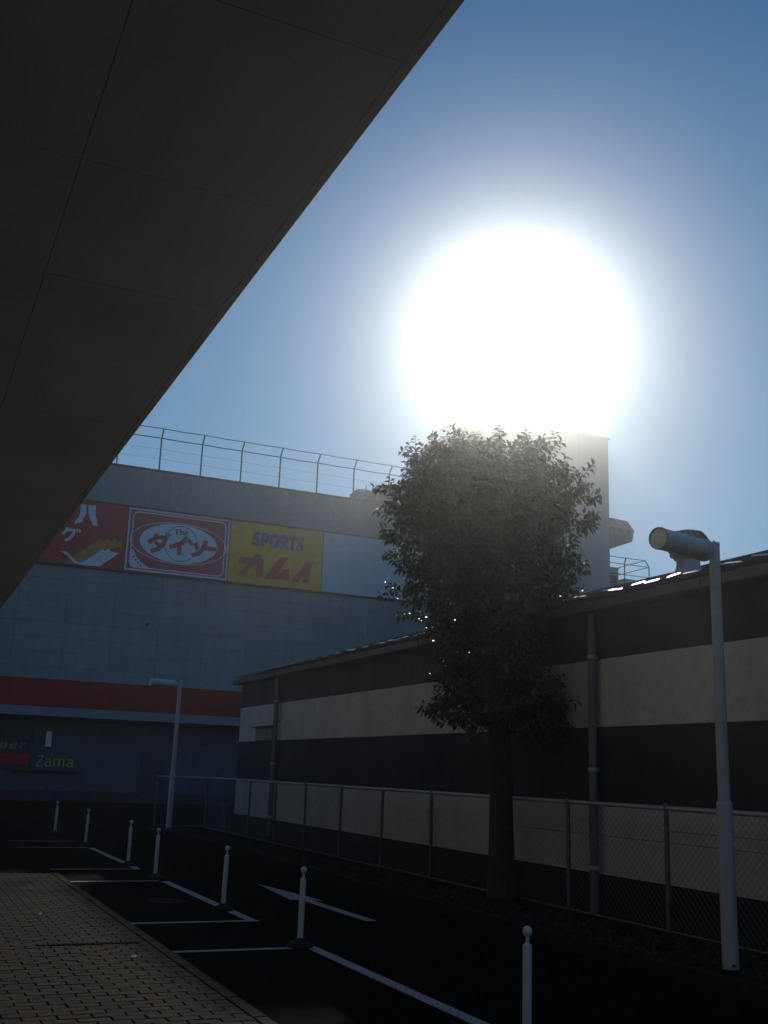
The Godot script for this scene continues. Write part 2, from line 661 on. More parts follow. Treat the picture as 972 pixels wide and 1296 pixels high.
func shop_building() -> void:
	var o := thing("shop_building", "large pale grey panelled shop with signboards and a red awning closing the car park", "building")
	var z := -45.0
	block("wall", Vector3(-22, 0, -75), Vector3(25.32, 14.0, z - 0.06), M.cladding_gap, o)
	block("coping", Vector3(-22, 14.0, z - 0.5), Vector3(25.32, 14.07, z + 0.06), M.rail_dark, o)
	var pitch := 1.93
	var x0 := 7.79
	var meshes := {}
	for row in 11:
		var lo := 12.27
		var hi := 13.99
		if row > 0:
			hi = 9.44 - (row - 1) * 0.6
			lo = hi - 0.6
		if row == 10:
			lo = 3.2
			hi = 4.04
		var st := begin()
		box(st, Vector3(0.006, lo + 0.005, -0.05), Vector3(pitch - 0.006, hi - 0.004, 0))
		var m := mesh_of(st)
		for k in range(-3, 9):
			put("wall_panel", m, M["cladding_%d" % (rng.randi() % 3)], o, Transform3D(Basis(), Vector3(x0 + k * pitch, 0, z + rng.randf_range(-0.003, 0.003))))
		block("wall_panel", Vector3(-22, lo + 0.005, z - 0.05), Vector3(x0 - 3 * pitch - 0.006, hi - 0.004, z), M.cladding_0, o)
	block("sign_strip_backing", Vector3(-22, 9.46, z - 0.055), Vector3(25.2, 12.25, z - 0.01), M.cladding_1, o)
	block("sign_rail", Vector3(-22, 12.245, z - 0.01), Vector3(25.2, 12.30, z + 0.14), M.rail_dark, o)
	block("sign_rail", Vector3(-22, 9.41, z - 0.01), Vector3(25.2, 9.475, z + 0.14), M.rail_dark, o)
	# a small lens of a wall camera
	var st2 := begin(true)
	lathe(st2, [Vector2(0, -0.05), Vector2(0.07, -0.04), Vector2(0.09, 0.02), Vector2(0.06, 0.08), Vector2(0, 0.09)], 12, Transform3D(Basis(), Vector3(9.22, 7.27, z + 0.06)))
	obj("wall_fitting", st2, M.sign_black, o)
	# ground floor under the awning
	var lm := begin()
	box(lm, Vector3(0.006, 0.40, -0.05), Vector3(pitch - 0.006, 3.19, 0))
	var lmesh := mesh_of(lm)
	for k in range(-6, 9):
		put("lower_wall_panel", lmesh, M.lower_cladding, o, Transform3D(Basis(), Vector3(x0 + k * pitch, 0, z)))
	block("plinth", Vector3(-22, 0, z - 0.06), Vector3(25.3, 0.39, z + 0.05), M.band_navy, o)
	block("door", Vector3(9.5, 0.0, z + 0.052), Vector3(10.5, 2.1, z + 0.075), M.panel_dark, o)
	block("air_grille", Vector3(11.9, 2.35, z + 0.005), Vector3(12.35, 2.75, z + 0.07), M.panel_dark, o)
	block("air_grille", Vector3(10.55, 2.55, z + 0.005), Vector3(10.75, 2.72, z + 0.06), M.panel_dark, o)
	# the awning: red fascia over a white band
	var aw := block("awning", Vector3(-22, 3.60, z + 0.012), Vector3(24.0, 4.66, z + 1.14), M.rail_dark, o)
	for k in range(-7, 9):
		var xa := 9.7 + k * 1.93 - 1.93
		block("red_fascia_panel", Vector3(xa + 0.004, 3.59, z + 1.142), Vector3(xa + 1.926, 4.67, z + 1.2), M.awning_red, aw)
		block("white_fascia_panel", Vector3(xa + 0.004, 3.24, z + 1.10), Vector3(xa + 1.926, 3.585, z + 1.215), M.awning_white, aw)
	block("soffit", Vector3(-22, 3.26, z + 0.012), Vector3(24.0, 3.3, z + 1.09), M.panel_dark, aw)

	# tower block that rises behind the tree
	var tz := -46.8
	var t := thing("tower_block", "tall windowless grey tower block with a side hood, half hidden behind the tree crown", "building")
	block("core", Vector3(26.36, 0, -54.0), Vector3(34.32, 20.0, tz - 0.05), M.cladding_gap, t)
	var levels := [[0.02, 6.8], [6.81, 13.72], [13.73, 20.12]]
	for r in levels:
		for k in 4:
			var xa := 26.36 + k * 1.99
			block("tower_panel", Vector3(xa + 0.006, r[0], tz - 0.05), Vector3(xa + 1.984, r[1], tz + 0.02), M.tower_wall, t)
		for k in 3:
			var za := -54.0 + k * 2.38
			block("tower_panel", Vector3(34.32, r[0], za + 0.006), Vector3(34.37, r[1], za + 2.374), M.tower_wall, t)
			block("tower_panel", Vector3(26.31, r[0], za + 0.006), Vector3(26.36, r[1], za + 2.374), M.tower_wall, t)
	block("coping", Vector3(26.28, 20.12, -54.03), Vector3(34.40, 20.2, tz + 0.05), M.unit_grey, t)
	# the cantilevered hood on the tower's flank
	var hd := root("hood", t)
	st2 = begin()
	var zb := tz - 3.3
	quad(st2, Vector3(34.4, 15.63, tz), Vector3(35.55, 15.57, tz), Vector3(35.55, 15.57, zb), Vector3(34.4, 15.63, zb))
	quad(st2, Vector3(35.55, 15.57, tz), Vector3(36.0, 15.08, tz), Vector3(36.0, 15.08, zb), Vector3(35.55, 15.57, zb))
	quad(st2, Vector3(34.4, 15.14, tz), Vector3(36.0, 15.02, tz), Vector3(35.55, 15.57, tz), Vector3(34.4, 15.63, tz))
	quad(st2, Vector3(36.0, 14.5, tz - 0.2), Vector3(36.0, 14.5, zb), Vector3(36.0, 15.08, zb), Vector3(36.0, 15.08, tz))
	quad(st2, Vector3(34.4, 13.86, tz - 0.4), Vector3(36.0, 14.5, tz - 0.2), Vector3(36.0, 14.5, zb), Vector3(34.4, 13.86, zb))
	obj("hood_shell", st2, M.unit_grey, hd)
	st2 = begin()
	quad(st2, Vector3(34.4, 13.86, tz - 0.4), Vector3(36.0, 14.5, tz - 0.2), Vector3(36.0, 14.98, tz - 0.12), Vector3(34.4, 14.78, tz - 0.22))
	obj("hood_apron", st2, M.unit_grey, hd)
	for k in [[34.4, 0.12], [34.78, 0.3], [35.3, 0.26], [35.82, 0.16]]:
		block("hood_rib", Vector3(k[0], 14.7, tz - 0.2), Vector3(k[0] + k[1], 15.1, tz - 0.06), M.unit_grey, hd)
	# low wing to the right of the tower
	block("low_wing", Vector3(34.42, 0, -62), Vector3(49, 11.86, tz - 0.02), M.tower_wall, t)
	block("low_wing_coping", Vector3(34.42, 11.86, -62), Vector3(49, 11.94, tz + 0.03), M.rail_dark, t)


# ---------------------------------------------------------------- the striped warehouse on the right

func warehouse() -> void:
	var o := thing("warehouse", "long low warehouse with cream and dark painted stripes behind the chain link fence", "building")
	var xw := 7.3
	var z0 := -24.2
	var z1 := 5.0
	block("wall", Vector3(xw + 0.03, 0, z0), Vector3(17.0, 3.45, z1), M.band_dark, o)
	for b in [["foot_band", 0.0, 0.52, "band_foot"], ["lower_cream_band", 0.521, 1.288, "band_cream"], ["navy_band", 1.289, 2.105, "band_navy"], ["upper_cream_band", 2.106, 2.868, "band_cream"], ["dark_top_band", 2.869, 3.45, "band_dark"]]:
		var st := begin()
		# one slab per wall panel of 5.8 m, butted with a hairline joint
		var zz := z0
		while zz < z1 - 0.1:
			box(st, Vector3(xw, b[1], zz + 0.003), Vector3(xw + 0.03, b[2], minf(zz + 5.84, z1) - 0.003))
			zz += 5.84
		obj(b[0], st, M[b[3]], o)
	# gable end
	var ge := begin()
	for s in [z0, z1]:
		tri(ge, Vector3(xw, 3.45, s), Vector3(17.0, 3.45, s), Vector3(12.15, 5.04, s))
	obj("gable", ge, M.band_dark, o)
	# small ventilation hatch with a drip cap, and hairline joints in the lower band
	var hat := block("wall_hatch", Vector3(xw - 0.012, 2.112, -22.95), Vector3(xw - 0.001, 2.385, -21.75), M.gutter, o)
	block("drip_cap", Vector3(xw - 0.09, 2.386, -23.0), Vector3(xw - 0.001, 2.412, -21.6), M.rail_dark, hat)
	for k in 9:
		block("hatch_louvre", Vector3(xw - 0.024, 2.13 + k * 0.027, -22.9), Vector3(xw - 0.0125, 2.142 + k * 0.027, -21.8), M.band_cream, hat)
	block("wall_joint", Vector3(xw - 0.0025, 0.925, -12.0), Vector3(xw - 0.0005, 0.931, -2.0), M.gutter, o)
	block("wall_joint", Vector3(xw - 0.0025, 1.04, -9.2), Vector3(xw - 0.0005, 1.045, -5.0), M.gutter, o)
	# roof: deck, tiles, snow guards, gutter
	var xe := 7.16
	var ye := 3.53
	var k := 0.314
	var st2 := begin()
	var xr := 12.15
	var yr := ye + k * (xr - xe)
	var za := z0 - 0.12
	var zb := z1 + 0.3
	quad(st2, Vector3(xe, ye, zb), Vector3(xr, yr, zb), Vector3(xr, yr, za), Vector3(xe, ye, za))
	quad(st2, Vector3(xr, yr, zb), Vector3(17.15, ye, zb), Vector3(17.15, ye, za), Vector3(xr, yr, za))
	quad(st2, Vector3(xe, ye - 0.07, za), Vector3(17.15, ye - 0.07, za), Vector3(17.15, ye - 0.07, zb), Vector3(xe, ye - 0.07, zb))
	quad(st2, Vector3(xe, ye - 0.07, zb), Vector3(xe, ye, zb), Vector3(xe, ye, za), Vector3(xe, ye - 0.07, za))
	for s in [za, zb]:
		tri(st2, Vector3(xe, ye, s), Vector3(17.15, ye, s), Vector3(xr, yr, s))
		quad(st2, Vector3(xe, ye - 0.07, s), Vector3(17.15, ye - 0.07, s), Vector3(17.15, ye, s), Vector3(xe, ye, s))
	var roof := obj("roof", st2, M.roof_tile, o)
	var slope := atan(k)
	var tb := begin()
	var up := Basis(Vector3(0, 0, 1), slope)
	box(tb, Vector3(-0.01, 0, 0.006), Vector3(0.46, 0.02, 0.444), Transform3D(up * Basis(Vector3(0, 0, 1), -0.035), Vector3.ZERO))
	var tm := mesh_of(tb)
	var where := []
	for r in 13:
		var s := r * 0.40
		var zz := za + 0.02 - (0.225 if r % 2 else 0.0)
		while zz < zb - 0.3:
			where.append(Transform3D(Basis(Vector3(0, 0, 1), rng.randf_range(-0.004, 0.004)), Vector3(xe + cos(slope) * s - 0.02, ye + sin(slope) * s + 0.018, zz)))
			zz += 0.45
	var mm := MultiMesh.new()
	mm.transform_format = MultiMesh.TRANSFORM_3D
	mm.mesh = tm
	mm.instance_count = where.size()
	for i in where.size():
		mm.set_instance_transform(i, where[i])
	var mi := MultiMeshInstance3D.new()
	mi.name = "roof_tiles"
	mi.multimesh = mm
	mi.material_override = M.roof_tile
	mi.set_meta("kind", "stuff")
	roof.add_child(mi, true)
	var gs := begin()
	box(gs, Vector3(-0.018, 0, -0.12), Vector3(0.018, 0.004, 0.12), Transform3D(Basis(Vector3(0, 0, 1), deg_to_rad(37)), Vector3.ZERO))
	box(gs, Vector3(-0.003, -0.06, -0.012), Vector3(0.003, -0.002, 0.012))
	var gm := mesh_of(gs)
	for row in 2:
		var s: float = [0.30, 0.95][row]
		var zz := za + 0.4 + row * 0.33
		while zz < zb - 0.2:
			put("snow_guard", gm, M.bright_metal, roof, Transform3D(Basis.from_euler(Vector3(rng.randf_range(-0.12, 0.10), rng.randf_range(-0.03, 0.03), rng.randf_range(-0.12, 0.10))), Vector3(xe + cos(slope) * s, ye + sin(slope) * s + 0.06, zz + rng.randf_range(-0.05, 0.05))))
			zz += 0.66
	var gut := begin()
	# half-round section gutter on a fascia board
	var prof := [Vector2(7.285, 3.395), Vector2(7.285, 3.455), Vector2(7.235, 3.455), Vector2(7.235, 3.505), Vector2(7.10, 3.505), Vector2(7.09, 3.50), Vector2(7.09, 3.41), Vector2(7.10, 3.398), Vector2(7.2, 3.395)]
	for i in prof.size():
		var a: Vector2 = prof[i]
		var b: Vector2 = prof[(i + 1) % prof.size()]
		quad(gut, Vector3(a.x, a.y, za), Vector3(b.x, b.y, za), Vector3(b.x, b.y, zb), Vector3(a.x, a.y, zb))
	for i in range(1, prof.size() - 1):
		tri(gut, Vector3(prof[0].x, prof[0].y, za), Vector3(prof[i].x, prof[i].y, za), Vector3(prof[i + 1].x, prof[i + 1].y, za))
	var gu := obj("gutter", gut, M.gutter, o)
	var bz := za + 0.5
	while bz < zb:
		block("gutter_bracket", Vector3(7.083, 3.40, bz), Vector3(7.0895, 3.507, bz + 0.025), M.pipe, gu)
		bz += 1.2
	# downpipes
	for pz in [-10.2, -21.38, -0.5]:
		var ps := begin(true)
		tube(ps, [Vector3(7.21, 3.41, pz), Vector3(7.21, 3.2, pz), Vector3(7.21, 0.05, pz)], [0.05], 12)
		var dp := obj("downpipe", ps, M.pipe, o)
		for y in [2.86, 1.6, 0.55]:
			var cs := begin(true)
			lathe(cs, [Vector2(0.05, 0), Vector2(0.06, 0.004), Vector2(0.06, 0.05), Vector2(0.05, 0.055)], 12, Transform3D(Basis(), Vector3(7.21, y, pz)))
			box(cs, Vector3(7.26, y + 0.015, pz - 0.015), Vector3(7.3, y + 0.04, pz + 0.015))
			obj("pipe_collar", cs, M.galvanised, dp)

	# turbine ventilator on the roof slope
	var v := thing("roof_ventilator", "grey round turbine ventilator on a short neck on the tiled warehouse roof", "ventilator", Vector3(8.60, 3.97, -10.14))
	var nk := begin(true)
	lathe(nk, [Vector2(0.24, -0.03), Vector2(0.17, 0.06), Vector2(0.145, 0.12), Vector2(0.14, 0.24)], 24)
	obj("neck", nk, M.galvanised, v)
	nk = begin(true)
	lathe(nk, [Vector2(0.14, 0.20), Vector2(0.17, 0.205), Vector2(0.175, 0.24), Vector2(0.215, 0.245), Vector2(0.22, 0.27), Vector2(0.12, 0.275)], 24)
	obj("collar", nk, M.galvanised, v)
	nk = begin(true)
	lathe(nk, [Vector2(0.0, 0.575), Vector2(0.10, 0.57), Vector2(0.19, 0.545), Vector2(0.20, 0.53)], 24)
	lathe(nk, [Vector2(0.20, 0.53), Vector2(0.15, 0.525), Vector2(0.0, 0.525)], 24)
	lathe(nk, [Vector2(0.17, 0.27), Vector2(0.215, 0.34), Vector2(0.22, 0.42), Vector2(0.17, 0.525)], 24)
	obj("cap", nk, M.galvanised, v)
	var bs := begin()
	for i in 20:
		var a0 := TAU * i / 20
		var prev := []
		for j in 7:
			var f := j / 6.0
			var r := 0.20 + 0.07 * sin(PI * f)
			var y := 0.265 + 0.265 * f
			var inner := Vector3(cos(a0) * (r - 0.05), y, sin(a0) * (r - 0.05))
			var outer := Vector3(cos(a0 + 0.22) * r, y, sin(a0 + 0.22) * r)
			if prev:
				quad(bs, prev[0], prev[1], outer, inner)
			prev = [inner, outer]
	obj("turbine_vanes", bs, M.galvanised, v)


# ---------------------------------------------------------------- signboards on the shop

func board(called: String, label: String, x: float, wide: float, face: String) -> Node3D:
	var o := thing(called, label, "signboard", Vector3(x, 9.48, -44.99), 0.0, "row of signboards across the shop front")
	block("panel", Vector3(0.01, 0.0, 0.0), Vector3(wide - 0.01, 2.765, 0.09), M[face], o)
	return o


func signs() -> void:
	var z := 0.102
	var st: SurfaceTool
	# red board with white characters and a brush stroke
	var a := board("red_signboard", "red shop signboard with white characters and an orange brush stroke, partly behind the canopy", 3.55, 4.44, "sign_red")
	st = begin()
	flat_shape(st, pv([2.45, 2.58, 2.67, 2.60, 2.70, 2.22, 2.56, 1.82, 2.26, 1.72, 2.27, 1.81, 2.42, 2.05, 2.45, 2.31]), z)
	flat_shape(st, pv([2.75, 2.59, 3.06, 2.60, 3.09, 2.21, 3.23, 1.74, 3.02, 1.75, 2.85, 2.05, 2.77, 2.35]), z)
	obj("large_character", st, M.sign_white, a)
	st = begin()
	stroke(st, [1.99, 1.54, 1.95, 1.36, 1.83, 1.22], 0.11, z)
	stroke(st, [1.93, 1.44, 2.30, 1.44, 2.24, 1.22, 2.12, 1.06, 1.95, 0.98], 0.12, z + 0.002)
	stroke(st, [2.40, 1.52, 2.43, 1.38], 0.06, z)
	stroke(st, [2.50, 1.52, 2.53, 1.38], 0.06, z)
	obj("small_character", st, M.sign_white, a)
	st = begin()
	flat_shape(st, pv([2.03, 0.03, 2.46, 0.43, 3.40, 1.23, 3.53, 1.15, 3.67, 1.29, 3.84, 1.16, 4.01, 1.31, 4.08, 1.16, 4.32, 1.25, 4.25, 0.96, 3.51, 0.74, 2.85, 0.13, 2.5, 0.05]), z)
	obj("brush_stroke", st, M.sign_orange, a)
	st = begin()
	flat_shape(st, pv([1.74, 0.53, 2.07, 0.51, 2.49, 0.14, 2.73, 0.12, 3.51, 0.77, 3.62, 0.72, 3.75, 0.83, 3.85, 0.72, 4.22, 0.70, 3.46, 0.04, 2.75, 0.02, 2.44, 0.05, 2.11, 0.36]), z + 0.006)
	obj("white_swoosh", st, M.sign_white, a)

	# crimson board with a white oval and a round-framed name
	var b := board("crimson_signboard", "crimson shop signboard with white frame line and red lettering on a white oval", 8.0, 4.52, "sign_pink")
	st = begin()
	frame_line(st, 0.03, 0.03, 4.49, 2.735, 0.0, 0.07, z)
	obj("outer_frame_line", st, M.sign_white, b)
	st = begin()
	frame_line(st, 0.20, 0.15, 4.33, 2.61, 0.26, 0.05, z)
	obj("inner_frame_line", st, M.sign_white, b)
	st = begin()
	flat_shape(st, pv([0.23, 0.95, 0.34, 0.93, 0.48, 0.64, 0.72, 0.40, 1.07, 0.20, 0.40, 0.185, 0.26, 0.27]), z + 0.004)
	obj("white_corner", st, M.sign_white, b)
	st = begin()
	for d in [[0.36, 0.62], [0.46, 0.50], [0.57, 0.39], [0.69, 0.28]]:
		flat_shape(st, pv([d[0] - 0.05, d[1] - 0.04, d[0] + 0.03, d[1] - 0.05, d[0] + 0.05, d[1] + 0.02, d[0], d[1] + 0.05]), z + 0.012)
	obj("small_print", st, M.sign_black, b)
	st = begin()
	ring_shape(st, Vector2(2.27, 1.40), 2.12, 0.92, 0.035, z + 0.006)
	obj("oval_line", st, M.sign_white, b)
	st = begin()
	flat_shape(st, ellipse(Vector2(2.27, 1.40), 1.70, 0.86), z + 0.004)
	obj("white_oval", st, M.sign_white, b)
	st = begin()
	ring_shape(st, Vector2(2.36, 1.40), 0.74, 0.79, 0.028, z + 0.010)
	obj("thin_circle", st, M.sign_black, b)
	text("article_lettering", "The", "Droid Serif", 0.24, 0.62, M.sign_black, b, Vector3(2.02, 1.80, z + 0.004), 700)
	st = begin()
	var w := 0.19
	var h := z + 0.014
	# da
	stroke(st, [1.30, 1.72, 1.20, 1.50, 0.95, 1.30], w, h)
	stroke(st, [1.22, 1.56, 1.68, 1.60, 1.60, 1.30, 1.40, 1.08, 1.08, 0.94], w, h + 0.002)
	stroke(st, [1.22, 1.36, 1.52, 1.16], w * 0.8, h + 0.004)
	stroke(st, [1.66, 1.80, 1.72, 1.68], 0.09, h)
	stroke(st, [1.79, 1.80, 1.85, 1.68], 0.09, h)
	# i
	stroke(st, [2.62, 1.72, 2.36, 1.42, 1.86, 1.20], w, h)
	stroke(st, [2.30, 1.40, 2.30, 0.90], w, h + 0.002)
	stroke(st, [2.64, 1.62, 2.86, 1.42], w * 0.8, h + 0.004)
	# so
	stroke(st, [2.96, 1.52, 3.10, 1.26], w, h)
	stroke(st, [3.46, 1.68, 3.34, 1.30, 3.14, 1.06, 2.86, 0.96], w, h + 0.002)
	# long mark
	stroke(st, [3.44, 1.36, 3.94, 1.34], w, h + 0.004)
	obj("red_lettering", st, M.sign_letter_red, b)

	# yellow board
	var c := board("yellow_signboard", "yellow shop signboard with blue capitals above red slanted characters", 12.53, 4.40, "sign_yellow")
	text("blue_lettering", "SPORTS", "Droid Sans", 0.66, 2.42, M.sign_blue, c, Vector3(1.03, 1.72, z - 0.004), 700, 0.0, 0.02, 1.1)
	st = begin()
	flat_shape(st, pv([0.48, 1.14, 1.14, 1.17, 1.20, 1.36, 1.47, 1.36, 1.47, 1.19, 1.61, 1.13, 1.62, 0.33, 1.30, 0.33, 1.30, 0.89, 1.13, 0.89, 0.79, 0.34, 0.42, 0.33, 0.89, 0.88, 0.45, 0.86]), z)
	flat_shape(st, pv([1.68, 0.28, 2.30, 1.27, 2.51, 1.36, 2.80, 1.38, 2.33, 0.64, 2.52, 0.63, 2.44, 0.82, 2.85, 0.83, 2.86, 0.34]), z)
	flat_shape(st, pv([2.92, 0.30, 3.64, 1.26, 4.03, 1.34, 3.83, 1.01, 3.82, 0.31, 3.48, 0.31, 3.52, 0.60, 3.27, 0.31]), z)
	obj("red_lettering", st, M.sign_letter_red, c)

	board("blank_signboard", "blank pale grey signboard beside the yellow one, running behind the tree", 16.95, 8.2, "sign_blank")


func frame_line(st: SurfaceTool, x0: float, y0: float, x1: float, y1: float, r: float, wide: float, z: float) -> void:
	var outer := rounded(x0, y0, x1, y1, r)
	var inner := rounded(x0 + wide, y0 + wide, x1 - wide, y1 - wide, maxf(r - wide, 0.0))
	var n := outer.size()
	for i in n:
		var k := (i + 1) % n
		quad(st, Vector3(inner[i].x, inner[i].y, z), Vector3(outer[i].x, outer[i].y, z), Vector3(outer[k].x, outer[k].y, z), Vector3(inner[k].x, inner[k].y, z))


func rounded(x0: float, y0: float, x1: float, y1: float, r: float) -> PackedVector2Array:
	var p := PackedVector2Array()
	for c in [[x1 - r, y1 - r, 0.0], [x0 + r, y1 - r, 90.0], [x0 + r, y0 + r, 180.0], [x1 - r, y0 + r, 270.0]]:
		for k in 7:
			var a := deg_to_rad(c[2] + k * 15.0)
			p.append(Vector2(c[0] + cos(a) * r, c[1] + sin(a) * r))
	return p


func shop_front_signs() -> void:
	var z := -44.99
	var o := thing("shop_name_board", "dark shop name board with orange letters over a red block under the awning", "signboard", Vector3(2.4, 0, z))
	block("panel", Vector3(0, 1.2, 0), Vector3(2.75, 2.95, 0.06), M.panel_dark, o)
	block("red_block", Vector3(0.05, 1.40, 0.06), Vector3(2.65, 1.79, 0.075), M.sign_red, o)
	text("orange_letter", "p", "Droid Sans", 0.33, 0.27, M.letter_orange, o, Vector3(1.46, 1.88, 0.062), 700, 0.25)
	text("orange_letter", "e", "Droid Sans", 0.25, 0.26, M.letter_orange, o, Vector3(1.86, 1.96, 0.062), 700, 0.25)
	text("orange_letter", "r", "Droid Sans", 0.25, 0.20, M.letter_orange, o, Vector3(2.22, 1.96, 0.062), 700, 0.25)
	var n := thing("place_name_sign", "thin yellow letters standing over a dark ledge under the shop awning", "sign", Vector3(5.32, 1.19, z))
	text("yellow_lettering", "Zama", "Droid Sans", 0.42, 1.42, M.letter_yellow, n, Vector3(0.02, 0.13, 0.03), 400)
	block("ledge", Vector3(-0.95, -0.05, -0.002), Vector3(1.75, 0.02, 0.22), M.sign_black, n)
	for x in [-0.8, 0.4, 1.6]:
		block("bracket", Vector3(x, -0.18, -0.002), Vector3(x + 0.04, -0.05, 0.16), M.sign_black, n)
	var v := thing("narrow_sign", "narrow upright white box sign on the dark wall under the awning", "sign", Vector3(5.71, 2.09, z))
	block("box", Vector3(-0.105, 0, 0), Vector3(0.105, 0.60, 0.16), M.sign_white, v)
	block("mount", Vector3(-0.03, 0.25, -0.004), Vector3(0.03, 0.35, 0.0), M.rail_dark, v)


# ---------------------------------------------------------------- roof railings, units

func rooftop_things() -> void:
	var z := -45.15
	var o := thing("roof_railing", "dark tall wire railing with bent post tops along the shop roof edge", "railing", Vector3(0, 14.07, z))
	var st := begin(true)
	tube(st, [Vector3(0, 0, 0), Vector3(0, 1.5, 0), Vector3(0, 1.86, 0.30)], [0.035], 6)
	var post := mesh_of(st)
	st = begin()
	box(st, Vector3(-0.08, 0, -0.08), Vector3(0.08, 0.02, 0.08))
	var foot := mesh_of(st)
	for k in range(-6, 11):
		var p := put("post", post, M.rail_dark, o, Transform3D(Basis(), Vector3(5.48 + k * 1.848, 0, 0)))
		put("foot_plate", foot, M.rail_dark, p)
	for r in [[1.5, 0.0, 0.024], [1.86, 0.30, 0.021], [1.0, 0.0, 0.005], [0.55, 0.0, 0.005]]:
		st = begin(true)
		var pts := []
		for k in 35:
			pts.append(Vector3(-5.6 + k * 0.924, r[0] - (0.018 if k % 2 else 0.0) + rng.randf_range(-0.006, 0.006), r[1]))
		tube(st, pts, [r[2]], 5)
		obj("rail" if r[2] > 0.01 else "wire", st, M.rail_dark, o)

	# units behind the parapet beside the tree
	for i in 2:
		var u := thing("rooftop_cooling_unit", ["round topped grey cooling unit on the shop roof, left of the tree crown", "taller grey cooling unit on the shop roof, touching the tree crown"][i], "cooling unit", Vector3(19.35 + i * 1.15, 14.0, -46.2), 0.0, "cooling units on the shop roof")
		var hh: float = [0.85, 1.25][i]
		block("cabinet", Vector3(-0.5, 0.08, -0.45), Vector3(0.5, hh - 0.14, 0.45), M.unit_dark, u)
		for s in [-0.4, 0.32]:
			block("foot", Vector3(s, 0, -0.4), Vector3(s + 0.08, 0.08, 0.4), M.rail_dark, u)
		st = begin(true)
		lathe(st, [Vector2(0.43, hh - 0.14), Vector2(0.43, hh - 0.02), Vector2(0.36, hh), Vector2(0.34, hh - 0.05), Vector2(0, hh - 0.06)], 20)
		obj("fan_ring", st, M.unit_dark, u)
		for k in 9:
			block("grille_bar", Vector3(-0.45, 0.16 + k * 0.065, 0.452), Vector3(0.45, 0.185 + k * 0.065, 0.462), M.rail_dark, u)
	var gp := thing("glass_screen", "slanted clear screen panel with a dark post on the shop roof edge", "screen", Vector3(18.7, 14.07, -45.3))
	st = begin()
	flat_shape(st, pv([-0.25, 0.0, 0.42, 0.0, 0.42, 0.72]), 0.006)
	obj("pane", st, M.pane_glass, gp)
	block("post", Vector3(0.42, 0, -0.02), Vector3(0.46, 0.8, 0.02), M.rail_dark, gp)

	# railing on the low wing right of the tower
	var r2 := thing("wing_railing", "dark wire railing with bent tops round the low roof right of the tower block", "railing", Vector3(34.45, 11.94, -47.0))
	for p in [[0.99, 0.0, 0.0], [2.65, 0.0, 1.0], [2.65, -3.1, 1.0], [2.65, -6.2, 1.0], [2.65, -9.3, 1.0]]:
		st = begin(true)
		tube(st, [Vector3(p[0], 0, p[1]), Vector3(p[0], 1.23, p[1]), Vector3(p[0] - 0.25 * p[2], 1.58, p[1] + 0.15 * (1.0 - p[2]))], [0.034], 6)
		obj("post", st, M.rail_dark, r2)
	for q in [[1.23, 0.0], [1.58, 0.25], [0.64, 0.0]]:
		st = begin(true)
		tube(st, [Vector3(0, q[0], 0), Vector3(2.65 - q[1], q[0], 0)], [0.022], 5)
		obj("rail", st, M.rail_dark, r2)
		st = begin(true)
		tube(st, [Vector3(2.65 - q[1], q[0], 0), Vector3(2.65 - q[1], q[0], -9.3)], [0.022], 5)
		obj("rail", st, M.rail_dark, r2)
	var bx := thing("roof_access_box", "small grey roof box with dark hatch against the tower block", "roof box", Vector3(34.42, 11.94, -47.7))
	block("body", Vector3(0.01, 0, -1.0), Vector3(0.81, 0.98, 0.42), M.tower_wall, bx)
	block("lid", Vector3(0.01, 0.98, -1.1), Vector3(0.87, 1.04, 0.46), M.unit_grey, bx)
	block("hatch", Vector3(0.15, 0.15, 0.42), Vector3(0.70, 0.58, 0.44), M.panel_dark, bx)
	var b2 := thing("roof_air_unit", "low grey air unit on the roof by the wire railing", "air unit", Vector3(35.92, 11.94, -47.6))
	block("body", Vector3(-0.3, 0.05, -0.36), Vector3(0.33, 0.44, 0.36), M.unit_grey, b2)
	for s in [-0.27, 0.2]:
		block("foot", Vector3(s, 0, -0.3), Vector3(s + 0.08, 0.05, 0.3), M.rail_dark, b2)
	block("lid", Vector3(-0.35, 0.44, -0.4), Vector3(0.38, 0.47, 0.4), M.unit_grey, b2)


# ---------------------------------------------------------------- chain link fences

func mesh_panel(length: float, low: float, high: float) -> ArrayMesh:
	# woven diamonds of wire in the xy plane
	var st := begin()
	var step := 0.075
	var hgt := high - low
	for way in 2:
		var s := -hgt
		while s < length:
			var x0 := maxf(s, 0.0)
			var x1 := minf(s + hgt, length)
			if x1 - x0 > 0.01:
				var a := Vector3(x0, low + (x0 - s), 0)
				var b := Vector3(x1, low + (x1 - s), 0)
				if way:
					a.y = high + low - a.y
					b.y = high + low - b.y
				var n := (b - a).normalized()
				var u := n.cross(Vector3.BACK) * 0.0019
				var v := Vector3(0, 0, 0.0019)
				var off := Vector3(0, 0, 0.0015 if way else -0.0015)
				quad(st, a + u + off, b + u + off, b + v + off, a + v + off)
				quad(st, a + v + off, b + v + off, b - u + off, a - u + off)
				quad(st, a - u + off, b - u + off, b - v + off, a - v + off)
				quad(st, a - v + off, b - v + off, b + u + off, a + u + off)
			s += step
	return mesh_of(st)


